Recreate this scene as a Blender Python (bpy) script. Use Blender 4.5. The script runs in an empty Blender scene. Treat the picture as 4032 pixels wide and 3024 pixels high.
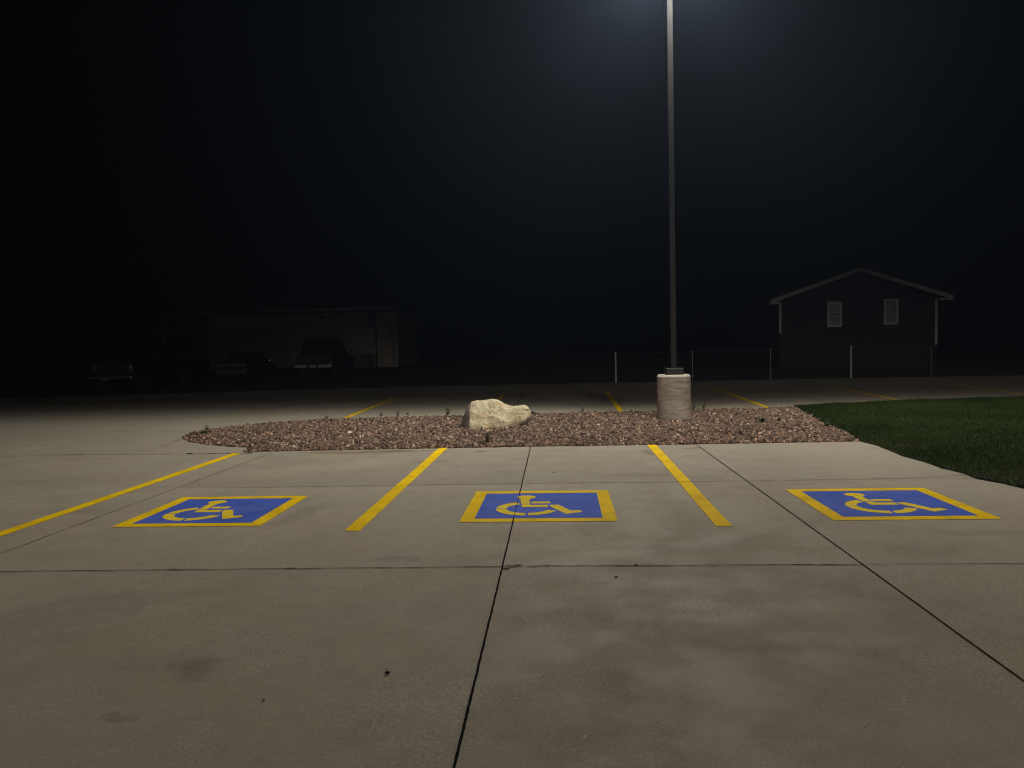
import bpy, bmesh, math, random
import numpy as np
from mathutils import Vector, Matrix
random.seed(7); rng = np.random.default_rng(7)
S = bpy.context.scene
C = S.collection
PI = math.pi

# ------------------------------------------------------------------ helpers
def tag(o, label=None, cat=None, group=None, kind=None):
    if label: o['label'] = label
    if cat: o['category'] = cat
    if group: o['group'] = group
    if kind: o['kind'] = kind
    return o

def empty(name, loc=(0, 0, 0), rz=0, label=None, cat=None, group=None):
    o = bpy.data.objects.new(name, None); C.objects.link(o)
    o.location = loc; o.rotation_euler = (0, 0, rz); o.empty_display_size = .2
    return tag(o, label, cat, group)

def link(name, me, mats, parent=None, smooth=False):
    o = bpy.data.objects.new(name, me); C.objects.link(o)
    if not isinstance(mats, (list, tuple)): mats = [mats]
    for m in mats: me.materials.append(m)
    if parent: o.parent = parent
    if smooth:
        me.polygons.foreach_set('use_smooth', [True]*len(me.polygons))
    return o

class MB:
    def __init__(s): s.v = []; s.f = []
    def add(s, vs, fs):
        n = len(s.v); s.v += [tuple(v) for v in vs]; s.f += [tuple(i+n for i in f) for f in fs]; return s
    def box(s, x0, x1, y0, y1, z0, z1):
        return s.add([(x0,y0,z0),(x1,y0,z0),(x1,y1,z0),(x0,y1,z0),(x0,y0,z1),(x1,y0,z1),(x1,y1,z1),(x0,y1,z1)],
                     [(0,3,2,1),(4,5,6,7),(0,1,5,4),(1,2,6,5),(2,3,7,6),(3,0,4,7)])
    def tube(s, a, b, r, n=8, r2=None, cap=True):
        a = Vector(a); b = Vector(b); d = (b-a).normalized(); r2 = r if r2 is None else r2
        u = d.orthogonal().normalized(); w = d.cross(u)
        vs = [a+(u*math.cos(t)+w*math.sin(t))*r for t in [2*PI*i/n for i in range(n)]]
        vs += [b+(u*math.cos(t)+w*math.sin(t))*r2 for t in [2*PI*i/n for i in range(n)]]
        fs = [(i,(i+1)%n,n+(i+1)%n,n+i) for i in range(n)]
        if cap: fs += [tuple(range(n-1,-1,-1)), tuple(range(n,2*n))]
        return s.add(vs, fs)
    def loft(s, rings, cap=True):
        n = len(rings[0]); vs = [p for r in rings for p in r]; fs = []
        for k in range(len(rings)-1):
            for i in range(n):
                j = (i+1) % n
                fs.append((k*n+i, k*n+j, (k+1)*n+j, (k+1)*n+i))
        if cap:
            fs.append(tuple(range(n-1,-1,-1))); fs.append(tuple(range((len(rings)-1)*n, len(rings)*n)))
        return s.add(vs, fs)
    def prism(s, pts, z0, z1):
        n = len(pts)
        return s.add([(x,y,z0) for x,y in pts]+[(x,y,z1) for x,y in pts],
                     [tuple(range(n-1,-1,-1)), tuple(range(n,2*n))]+[(i,(i+1)%n,n+(i+1)%n,n+i) for i in range(n)])
    def sheet(s, pts, z):
        n = len(pts); return s.add([(x,y,z) for x,y in pts], [tuple(range(n))])
    def build(s, name, mat, parent=None, bevel=0, seg=2, smooth=False):
        me = bpy.data.meshes.new(name); me.from_pydata(s.v, [], s.f)
        bm = bmesh.new(); bm.from_mesh(me)
        bmesh.ops.recalc_face_normals(bm, faces=bm.faces)
        bm.to_mesh(me); bm.free()
        o = link(name, me, mat, parent, smooth)
        if bevel:
            m = o.modifiers.new('bevel', 'BEVEL'); m.width = bevel; m.segments = seg; m.limit_method = 'ANGLE'
        return o

def mat(name, col, rough=.6, metal=0, coat=0, spec=.5, noise=None, bump=None, emit=None):
    m = bpy.data.materials.new(name); m.use_nodes = True
    nt = m.node_tree; b = nt.nodes['Principled BSDF']
    b.inputs['Base Color'].default_value = (*col, 1); b.inputs['Roughness'].default_value = rough
    b.inputs['Metallic'].default_value = metal; b.inputs['Coat Weight'].default_value = coat
    b.inputs['Specular IOR Level'].default_value = spec
    tc = nt.nodes.new('ShaderNodeTexCoord')
    if noise:                       # (scale, amount, stretch)
        sc, amt = noise[0], noise[1]; st = noise[2] if len(noise) > 2 else (1,1,1)
        mp = nt.nodes.new('ShaderNodeMapping'); mp.inputs['Scale'].default_value = st
        nt.links.new(tc.outputs['Object'], mp.inputs['Vector'])
        n = nt.nodes.new('ShaderNodeTexNoise'); n.inputs['Scale'].default_value = sc; n.inputs['Detail'].default_value = 6
        nt.links.new(mp.outputs[0], n.inputs['Vector'])
        r = nt.nodes.new('ShaderNodeMapRange')
        r.inputs['From Min'].default_value = .3; r.inputs['From Max'].default_value = .7
        r.inputs['To Min'].default_value = 1-amt; r.inputs['To Max'].default_value = 1+amt
        nt.links.new(n.outputs['Fac'], r.inputs['Value'])
        v = nt.nodes.new('ShaderNodeVectorMath'); v.operation = 'SCALE'
        v.inputs[0].default_value = col
        nt.links.new(r.outputs[0], v.inputs['Scale']); nt.links.new(v.outputs[0], b.inputs['Base Color'])
    if bump:                        # (scale, strength, distance[, stretch])
        mp = nt.nodes.new('ShaderNodeMapping'); mp.inputs['Scale'].default_value = bump[3] if len(bump) > 3 else (1,1,1)
        nt.links.new(tc.outputs['Object'], mp.inputs['Vector'])
        n = nt.nodes.new('ShaderNodeTexNoise'); n.inputs['Scale'].default_value = bump[0]; n.inputs['Detail'].default_value = 5
        nt.links.new(mp.outputs[0], n.inputs['Vector'])
        bp = nt.nodes.new('ShaderNodeBump'); bp.inputs['Strength'].default_value = bump[1]; bp.inputs['Distance'].default_value = bump[2]
        nt.links.new(n.outputs['Fac'], bp.inputs['Height']); nt.links.new(bp.outputs[0], b.inputs['Normal'])
    if emit:
        b.inputs['Emission Color'].default_value = (*emit[0], 1); b.inputs['Emission Strength'].default_value = emit[1]
    return m

# ------------------------------------------------------------------ concrete material
class N:                                            # tiny node-building shorthand
    def __init__(s, m): s.nt = m.node_tree
    def new(s, t, **k):
        n = s.nt.nodes.new(t)
        for a, v in k.items(): setattr(n, a, v)
        return n
    def put(s, sock, v):
        if isinstance(v, bpy.types.NodeSocket): s.nt.links.new(v, sock)
        else: sock.default_value = v
    def math(s, op, a, b=0.0, c=None):
        n = s.new('ShaderNodeMath', operation=op); s.put(n.inputs[0], a); s.put(n.inputs[1], b)
        if c is not None: s.put(n.inputs[2], c)
        return n.outputs[0]
    def vmath(s, op, a, b=(0,0,0)):
        n = s.new('ShaderNodeVectorMath', operation=op); s.put(n.inputs[0], a); s.put(n.inputs[1], b)
        return n.outputs[1] if op in ('LENGTH','DISTANCE') else n.outputs[0]
    def noise(s, vec, scale, detail=5, rough=.55, dist=0):
        n = s.new('ShaderNodeTexNoise'); s.put(n.inputs['Vector'], vec)
        n.inputs['Scale'].default_value = scale; n.inputs['Detail'].default_value = detail
        n.inputs['Roughness'].default_value = rough; n.inputs['Distortion'].default_value = dist
        return n
    def rng(s, v, a, b, c=0., d=1., smooth=True):
        n = s.new('ShaderNodeMapRange', interpolation_type='SMOOTHSTEP' if smooth else 'LINEAR')
        s.put(n.inputs[0], v)
        for i, x in enumerate((a, b, c, d)): n.inputs[i+1].default_value = x
        return n.outputs[0]
    def mix(s, f, a, b, mode='MIX'):
        n = s.new('ShaderNodeMix', data_type='RGBA', blend_type=mode); s.put(n.inputs[0], f)
        s.put(n.inputs[6], a if isinstance(a, bpy.types.NodeSocket) else (*a, 1))
        s.put(n.inputs[7], b if isinstance(b, bpy.types.NodeSocket) else (*b, 1)); return n.outputs[2]
    def map(s, vec, loc=(0,0,0), rot=0, scale=(1,1,1)):
        n = s.new('ShaderNodeMapping', vector_type='POINT'); s.put(n.inputs[0], vec)
        n.inputs['Location'].default_value = loc; n.inputs['Rotation'].default_value = (0,0,rot); n.inputs['Scale'].default_value = scale
        return n.outputs[0]

# stains: x, y, rx, ry, angle, darkness (negative = paler), tint
STAINS = [(-2.42,6.98,.14,.50,-12,.20,0), (-1.8,3.56,.17,.13,0,.26,0), (-2.0,3.62,.3,.12,10,.12,0), (-1.87,3.1,.09,.05,20,.25,0),
          (-1.18,5.47,.13,.12,0,.20,0), (.30,4.2,.11,.26,20,.19,0), (.27,3.38,.13,.20,0,.20,0), (.1,3.0,.16,.10,0,.14,0),
          (2.61,5.6,.28,.24,40,.16,0), (.92,5.75,.4,.18,0,.07,0), (1.12,3.86,.28,.09,5,.13,0), (1.5,3.8,.2,.07,0,.09,0),
          (-1.12,11.0,.12,.12,0,.30,1), (-3.0,11.15,.9,.18,0,.22,1), (-2.3,11.2,.6,.10,0,.30,1), (1.94,11.1,.16,.12,0,.30,1),
          (1.17,4.5,.55,.32,0,-.12,0), (.95,5.0,.8,.20,0,-.10,0), (.1,5.6,.3,.5,0,-.10,0), (-3.2,9.6,1.1,.4,35,-.12,0), (-1.2,9.6,.5,.9,-20,-.07,0),
          (-2.5,4.6,.5,.13,35,.12,0), (-1.55,10.1,.10,.08,0,.25,0), (-1.85,10.1,.10,.08,0,.22,0), (.95,8.9,.4,.12,0,.12,0),
          (3.3,6.1,.5,.12,0,.14,0), (1.6,9.7,.5,.5,0,-.08,0), (-.6,9.7,.35,.09,0,.10,0), (2.4,7.7,.1,.3,30,.08,0), (-6.0,8.9,.6,.35,0,.12,0),
          (-4.6,7.2,.5,.12,0,.12,0), (1.25,10.7,.07,.3,0,.28,1), (0.45,2.9,.2,.13,0,.12,0)]

def concrete_mat():
    m = bpy.data.materials.new('broomed concrete'); m.use_nodes = True
    k = N(m); b = m.node_tree.nodes['Principled BSDF']
    p = k.new('ShaderNodeTexCoord').outputs['Object']
    flat = k.vmath('MULTIPLY', p, (1,1,0))
    wob = k.noise(flat, 3.2, 4).outputs['Color']
    wv = k.vmath('SCALE', k.vmath('SUBTRACT', wob, (.5,.5,.5))); m.node_tree.nodes[wv.node.name].inputs['Scale'].default_value = .42
    pos = k.vmath('ADD', flat, wv)
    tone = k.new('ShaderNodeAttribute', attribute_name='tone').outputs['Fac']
    val = k.rng(k.noise(flat, .38, 7, .7, .6).outputs['Fac'], .3, .7, .94, 1.055, False)
    n2 = k.rng(k.noise(k.map(flat, scale=(.8,1.1,1)), 1.5, 9, .82, .5).outputs['Fac'], .3, .7, .945, 1.05, False)
    n3 = k.rng(k.noise(flat, 7, 8, .82, .3).outputs['Fac'], .3, .7, .90, 1.10, False)
    n4 = k.rng(k.noise(flat, 70, 3, .7).outputs['Fac'], .3, .7, .84, 1.15, False)
    n5 = k.rng(k.noise(flat, 260, 2, .7).outputs['Fac'], .3, .7, .90, 1.10, False)
    # worn coarse areas: visible sand grain where the surface paste has gone
    coarse = k.rng(k.noise(flat, .62, 6, .7, .5).outputs['Fac'], .46, .58)
    grain = k.rng(k.noise(flat, 48, 4, .75).outputs['Fac'], .34, .66, .78, 1.26, False)
    gr = k.math('ADD', 1.0, k.math('MULTIPLY', coarse, k.math('SUBTRACT', grain, 1.0)))
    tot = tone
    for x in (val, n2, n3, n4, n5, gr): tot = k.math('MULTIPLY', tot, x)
    # darker damp blotches with an edge
    bl = k.rng(k.noise(k.vmath('ADD', pos, (11,3,0)), .9, 7, .62, .2).outputs['Fac'], .57, .60)
    tot = k.math('MULTIPLY', tot, k.math('SUBTRACT', 1.0, k.math('MULTIPLY', bl, .06)))
    warm = 0.0
    rough_n = k.rng(k.noise(flat, 30, 5, .8).outputs['Fac'], .38, .6, .45, 1.25, False)
    for (x, y, rx, ry, ang, d, ti) in STAINS:
        v = k.vmath('SUBTRACT', pos, (x, y, 0))
        v = k.map(v, rot=-math.radians(ang)); v = k.vmath('DIVIDE', v, (rx, ry, 1))
        msk = k.rng(k.vmath('LENGTH', v), 0.45, 1.35, 1, 0)
        amt = k.math('MULTIPLY', msk, d)
        amt = k.math('MULTIPLY', amt, rough_n)
        tot = k.math('MULTIPLY', tot, k.math('SUBTRACT', 1.0, amt))
        if ti: warm = k.math('MAXIMUM', warm, msk)
    # small dark specks and pits
    vor = k.new('ShaderNodeTexVoronoi'); k.put(vor.inputs['Vector'], flat); vor.inputs['Scale'].default_value = 5.5
    spk = k.rng(vor.outputs['Distance'], .02, .045, .45, 1)
    sel = k.math('GREATER_THAN', k.noise(flat, 1.3, 2).outputs['Fac'], .56)
    tot = k.math('MULTIPLY', tot, k.math('SUBTRACT', 1.0, k.math('MULTIPLY', sel, k.math('SUBTRACT', 1.0, spk))))
    hue = k.rng(k.noise(flat, .8, 4, .6, .5).outputs['Fac'], .36, .64)
    col = k.mix(hue, (.374,.331,.276), (.364,.331,.266))
    col = k.mix(k.math('MULTIPLY', warm, .38), col, (.36,.24,.09))
    sc = k.new('ShaderNodeVectorMath', operation='SCALE'); k.put(sc.inputs[0], col); k.put(sc.inputs['Scale'], tot)
    k.put(b.inputs['Base Color'], sc.outputs[0])
    k.put(b.inputs['Roughness'], k.rng(k.noise(flat, 2.2, 5).outputs['Fac'], .35, .65, .62, .9))
    b.inputs['Specular IOR Level'].default_value = .35
    bp = k.new('ShaderNodeBump'); bp.inputs['Strength'].default_value = .35; bp.inputs['Distance'].default_value = .004
    h = k.math('ADD', k.noise(k.map(flat, scale=(1,3.2,1)), 60, 4, .7).outputs['Fac'], k.math('MULTIPLY', k.noise(flat, 7, 4).outputs['Fac'], .8))
    k.put(bp.inputs['Height'], h); k.put(b.inputs['Normal'], bp.outputs[0])
    return m

def paint_mat(name, col, wear=.35, under=(.36,.32,.25), thresh=.66, dust=.04):
    dmax = dust
    m = bpy.data.materials.new(name); m.use_nodes = True
    k = N(m); b = m.node_tree.nodes['Principled BSDF']
    p = k.new('ShaderNodeNewGeometry').outputs['Position']; flat = k.vmath('MULTIPLY', p, (1,1,0))
    a = k.rng(k.noise(flat, 2.6, 5, .65, .6).outputs['Fac'], .3, .7, 1-.30*wear, 1+.22*wear, False)
    c = k.rng(k.noise(flat, 60, 4, .7).outputs['Fac'], .3, .7, 1-.22*wear, 1+.22*wear, False)
    s = k.math('MULTIPLY', a, c)
    sc = k.new('ShaderNodeVectorMath', operation='SCALE'); sc.inputs[0].default_value = col; k.put(sc.inputs['Scale'], s)
    chip = k.rng(k.noise(flat, 26, 6, .8, .3).outputs['Fac'], thresh, thresh+.04)
    sel = k.rng(k.noise(flat, 1.9, 3).outputs['Fac'], .44, .6)
    dust = k.rng(k.noise(k.vmath('ADD', flat, (5,9,0)), 1.7, 5, .7, .8).outputs['Fac'], .45, .75, 0, dust)
    scuff = k.rng(k.noise(k.map(flat, rot=.5, scale=(1.2,5,1)), 3.0, 8, .8, .6).outputs['Fac'], .56, .70, 0, .42*wear)
    col0 = k.mix(scuff, sc.outputs[0], (.07,.065,.055))
    col1 = k.mix(dust, col0, (.42,.40,.36))
    k.put(b.inputs['Base Color'], k.mix(k.math('MULTIPLY', k.math('MULTIPLY', chip, sel), .75), col1, under))
    b.inputs['Roughness'].default_value = .7; b.inputs['Specular IOR Level'].default_value = .12
    bp = k.new('ShaderNodeBump'); bp.inputs['Strength'].default_value = .3; bp.inputs['Distance'].default_value = .003
    k.put(bp.inputs['Height'], k.noise(flat, 70, 4).outputs['Fac']); k.put(b.inputs['Normal'], bp.outputs[0])
    return m

M = {}
M['concrete'] = concrete_mat()
M['yellow'] = paint_mat('yellow traffic paint', (1.0,.665,.005), .75, dust=.04, thresh=.63)
M['pale_yellow'] = paint_mat('stencilled yellow paint', (1.0,.74,.04), .45, dust=.03, thresh=.66)
M['blue'] = paint_mat('blue traffic paint', (.078,.150,.66), .6, dust=.16, thresh=.64)
M['sealant'] = mat('black joint sealant', (.004,.004,.0035), .9, spec=.1, noise=(30,.5))
M['soil'] = mat('dark turf thatch', (.014,.024,.007), .95, noise=(3,.4), bump=(20,.8,.02))
M['bed'] = mat('fine gravel dust', (.045,.032,.027), .95, noise=(40,.5), bump=(60,1,.02))
M['field'] = mat('dark field', (.012,.017,.009), .95, noise=(.6,.5), bump=(30,1,.03))
M['steel_dark'] = mat('bronze painted steel', (.031,.030,.031), .7, spec=.12, noise=(8,.12), bump=(90,.08,.001))
M['cover'] = mat('black plastic cover', (.015,.0145,.014), .5, spec=.25, noise=(20,.15))
M['galv'] = mat('galvanised steel', (.27,.285,.285), .6, metal=.1, noise=(20,.2))
M['rail'] = mat('dull rail', (.11,.12,.12), .6, noise=(10,.2))
M['trim'] = mat('pale trim', (.29,.29,.31), .6, noise=(6,.15))
M['white'] = mat('weathered white trim', (.55,.56,.56), .6, noise=(6,.15))
M['siding'] = mat('dark lap siding', (.007,.009,.012), .95, noise=(5,.2), bump=(1,.3,.01,(.01,.01,40)))
M['roof'] = mat('dark shingle', (.03,.03,.032), .9, noise=(15,.3))
M['glass'] = mat('window glass', (.01,.012,.014), .12, spec=.6, noise=(3,.3))
M['block'] = mat('tan painted wall', (.46,.40,.31), .85, noise=(1.5,.12), bump=(1,.4,.01,(5,.01,.01)))
M['carpaint'] = mat('charcoal car paint', (.008,.009,.010), .3, coat=.6, noise=(6,.1))
M['carpaint2'] = mat('dark green car paint', (.010,.016,.016), .3, coat=.6, noise=(6,.1))
M['carpaint3'] = mat('black car paint', (.004,.004,.004), .5, coat=.1, noise=(6,.1))
M['rubber'] = mat('tyre rubber', (.012,.012,.012), .85, noise=(30,.3))
M['chrome'] = mat('chrome', (.75,.75,.75), .16, metal=1, noise=(12,.05))
M['chrome_d'] = mat('dull chrome', (.34,.33,.31), .5, noise=(8,.15))
M['redlens'] = mat('tail light lens', (.13,.12,.11), .3, noise=(10,.15))
M['rim'] = mat('dull rim', (.05,.05,.05), .5, noise=(10,.2))
M['lens'] = mat('headlight lens', (.06,.06,.058), .1, coat=1, noise=(12,.1))
M['plate'] = mat('licence plate', (.10,.105,.11), .5, noise=(25,.2))
M['black'] = mat('flat black', (.008,.008,.008), .8, noise=(12,.2))

def attr_mat(name, rough=.8, spec=.4, fine=None, translucent=0):
    m = bpy.data.materials.new(name); m.use_nodes = True
    k = N(m); b = m.node_tree.nodes['Principled BSDF']
    a = k.new('ShaderNodeAttribute', attribute_name='col').outputs['Color']
    if fine:
        p = k.new('ShaderNodeTexCoord').outputs['Object']
        f = k.rng(k.noise(p, fine, 4, .7).outputs['Fac'], .3, .7, .75, 1.25, False)
        sc = k.new('ShaderNodeVectorMath', operation='SCALE'); k.put(sc.inputs[0], a); k.put(sc.inputs['Scale'], f); a = sc.outputs[0]
    k.put(b.inputs['Base Color'], a); b.inputs['Roughness'].default_value = rough
    b.inputs['Specular IOR Level'].default_value = spec
    return m
M['chips'] = attr_mat('crushed quartzite', .85, .15, 60)
M['blade'] = attr_mat('grass blades', .8, .05)
M['weed'] = mat('weed leaf', (.025,.060,.014), .6, noise=(30,.35))
M['weedstem'] = mat('weed stem', (.06,.07,.03), .7, noise=(30,.2))

def set_face_cols(me, cols):
    a = me.attributes.new('col', 'FLOAT_COLOR', 'FACE')
    a.data.foreach_set('color', np.concatenate([cols, np.ones((len(cols),1))], 1).astype(np.float32).ravel())

# ------------------------------------------------------------------ ground and pavement
g = MB().sheet([(-250,-80),(250,-80),(250,330),(-250,330)], -.07)
tag(g.build('ground', M['field']), kind='structure')

XS = [-60,-30,-16,-8.2,-4.33,-.41,2.04,5.6,9.4,13,20,32]
YS = [-30,-20,-12,-6,-1,5.26,8.40,11.25,14.6,20.9,25,28.6]
mb = MB(); tones = []
T = {}
for j in range(len(YS)-1):
    for i in range(len(XS)-1):
        y1a = y1b = YS[j+1]
        if j == len(YS)-2:                              # far edge of the lot runs slightly askew
            fe = lambda x: 29.0 if -6 < x < 9 else (26.3 + (x+20)*.19 if x < 0 else 29.0-(x-9)*.06)
            y1a, y1b = fe(XS[i]), fe(XS[i+1])
            y1a = max(y1a, 25.2); y1b = max(y1b, 25.2)
        mb.add([(XS[i],YS[j],0),(XS[i+1],YS[j],0),(XS[i+1],y1b,0),(XS[i],y1a,0)], [(0,1,2,3)])
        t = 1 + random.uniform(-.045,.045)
        if j == 6: t *= .97 if i < 6 else 1.03  # near rows: slab tone, partly trimmed to correct lamp brightness
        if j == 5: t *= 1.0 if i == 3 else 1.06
        if j >= 8: t *= (1.03, 1.14, 1.22)[j-8]  # far rows made paler in place of missing lamp light
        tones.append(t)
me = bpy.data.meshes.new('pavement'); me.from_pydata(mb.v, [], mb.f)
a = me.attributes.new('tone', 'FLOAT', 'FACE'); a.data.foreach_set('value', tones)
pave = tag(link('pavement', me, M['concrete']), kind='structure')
# slab edge so the pavement has thickness where it ends
eb = MB().box(-60,32,25.15,25.2,-.07,-.001)
# joints: black sealant strips with uneven edges
def joint(pts, w, z=.0055, jit=.25, step=.06, gaps=None, wfn=None):
    mb = MB(); L = []
    for (x0,y0),(x1,y1) in zip(pts[:-1], pts[1:]):
        d = math.hypot(x1-x0, y1-y0); n = max(2, int(d/step))
        for q in range(n): L.append((x0+(x1-x0)*q/n, y0+(y1-y0)*q/n))
    L.append(pts[-1]); prev = None
    drift = 0
    for q, (x, y) in enumerate(L):
        a = L[max(0,q-1)]; b = L[min(len(L)-1,q+1)]
        tx, ty = b[0]-a[0], b[1]-a[1]; l = math.hypot(tx,ty) or 1; nx, ny = -ty/l, tx/l
        drift = drift*.8+random.uniform(-1,1)*w*.07
        ww = w*(wfn(x,y) if wfn else 1)
        wl = ww*.5*(1+random.uniform(-jit,jit*1.6)); wr = ww*.5*(1+random.uniform(-jit,jit*1.6))
        cur = ((x+nx*(wl+drift), y+ny*(wl+drift), z), (x+nx*(drift-wr), y+ny*(drift-wr), z))
        if prev: mb.add([prev[0],prev[1],cur[1],cur[0]], [(0,1,2,3)])
        prev = cur
    return mb
def over_paint(x, y): return .45 if 6.74 < y < 7.85 else 1
joint([(-.405,-3),(-.405,5.26),(-.415,11.46)], .0115, .0058, .16, .035, wfn=over_paint).build('joint', M['sealant'], pave)
joint([(2.045,-3),(2.04,5.26),(2.03,11.4)], .0095, .0055, .18, .05).build('joint', M['sealant'], pave)
joint([(-4.36,-2),(-4.36,6),(-4.28,11.2)], .006, .0055, .7, .05).build('joint', mat('dusty shallow joint',(.13,.115,.09),.9,noise=(3,.6)), pave)
joint([(-14,5.08),(-4,5.2),(-.41,5.255)], .0085, .0052, .5, .05).build('joint', M['sealant'], pave)
joint([(-.41,5.262),(2.05,5.26),(12,5.24)], .0095, .0052, .5, .05, wfn=lambda x,y: 1.0 if x < 2 else .65).build('joint', M['sealant'], pave)
joint([(-3.8,8.36),(-1.1,8.41),(2.0,8.41),(3.3,8.44),(3.95,8.5),(4.46,8.62)], .0075, .0053, .7, .05).build('joint', M['sealant'], pave)
joint([(3.3,8.43),(4.45,8.40)], .005, .0053, .6, .05).build('joint', M['sealant'], pave)
joint([(-8.2,11.32),(-5.9,11.2),(-4.55,11.18)], .014, .0053, .8, .05, wfn=lambda x,y: 1.5 if x > -5.6 else (.2 if -5.75 < x < -5.6 else .8)).build('joint', M['sealant'], pave)
joint([(-16,11.6),(-8.2,11.32)], .005, .0053, .6, .1).build('joint', M['sealant'], pave)
joint([(-6.6,11.25),(-6.45,12.2),(-6.6,13.0)], .006, .0053, .8, .05).build('joint', M['sealant'], pave)
joint([(-1.03,16.9),(-1.06,25)], .016, .0055, .3, .08).build('joint', M['sealant'], pave)
joint([(-9,14.6),(-6.8,14.55)], .008, .0053, .6, .08).build('joint', M['sealant'], pave)
# spalled blotch where two joints cross
sp = MB()
for (cx, cy, rx, ry) in [(-.33,5.262,.085,.014),(-.20,5.258,.05,.009),(-.375,5.205,.032,.012),(-.30,5.29,.03,.006),(-.1,5.262,.03,.008),
                         (.52,5.268,.014,.02),(.60,5.262,.04,.007),(-5.55,11.2,.07,.03),(-4.62,11.2,.05,.05),(-2.75,5.23,.04,.008),(-1.9,5.24,.05,.008)]:
    pts = [(cx+math.cos(t)*rx*random.uniform(.6,1.25), cy+math.sin(t)*ry*random.uniform(.6,1.3)) for t in [2*PI*i/11 for i in range(11)]]
    sp.sheet(pts, .0066)
sp.build('joint_chip', M['sealant'], pave)

# ------------------------------------------------------------------ paint
def ragged_rect(mb, x0, x1, y0, y1, z, n=60, j=.003, skew=0):
    L = [(x0+skew*(q/n)+random.uniform(-j,j), y0+(y1-y0)*q/n) for q in range(n+1)]
    R = [(x1+skew*(q/n)+random.uniform(-j,j), y0+(y1-y0)*q/n) for q in range(n+1)]
    for q in range(n):
        mb.add([(*L[q],z),(*R[q],z),(*R[q+1],z),(*L[q+1],z)], [(0,1,2,3)])
def line(x0, y0, x1, y1, label, group, w=.132):
    mb = MB(); n = max(20, int((y1-y0)*12)); prev = None; d = 0
    for q in range(n+1):
        t = q/n; x = x0+(x1-x0)*t; y = y0+(y1-y0)*t; d = d*.9+random.uniform(-.0012,.0012)
        e = .006 if q in (0, n) else 0
        cur = ((x-w/2+d+random.uniform(-.0025,.0025), y+random.uniform(-e,e), .004), (x+w/2+d+random.uniform(-.0025,.0025), y+random.uniform(-e,e), .004))
        if prev: mb.add([prev[0],prev[1],cur[1],cur[0]], [(0,1,2,3)])
        prev = cur
    return tag(mb.build('parking_line', M['yellow']), label, 'parking line', group)
NG = 'yellow stall lines of the near row'; FG = 'yellow stall lines of the far row'
line(-4.84,6.1,-4.80,11.17,'long yellow stall line left of every blue square, ending at the gravel corner', NG)
line(-1.75,6.32,-1.735,11.45,'yellow stall line between the left and the middle blue square', NG)
line(1.355,6.38,1.385,11.47,'yellow stall line between the middle and the right blue square', NG)
line(-4.64,16.15,-4.88,23.2,'thin yellow stall line behind the left end of the gravel, left of the boulder', FG, .12)
line(-1.70,16.4,-1.62,23.5,'short yellow stall line showing just above the boulder', FG, .12)
line(1.38,16.75,1.52,23.7,'yellow stall line beyond the gravel, between boulder and lamp base', FG, .12)
line(4.65,16.95,4.92,24.3,'yellow stall line beyond the gravel just right of the lamp base', FG, .12)
line(8.06,18.35,8.5,24.6,'faint yellow stall line behind the lawn in front of the gabled house', FG, .12)
line(11.55,18.95,12.05,24.4,'dimmest yellow stall line at the far right behind the lawn', FG, .12)

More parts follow.
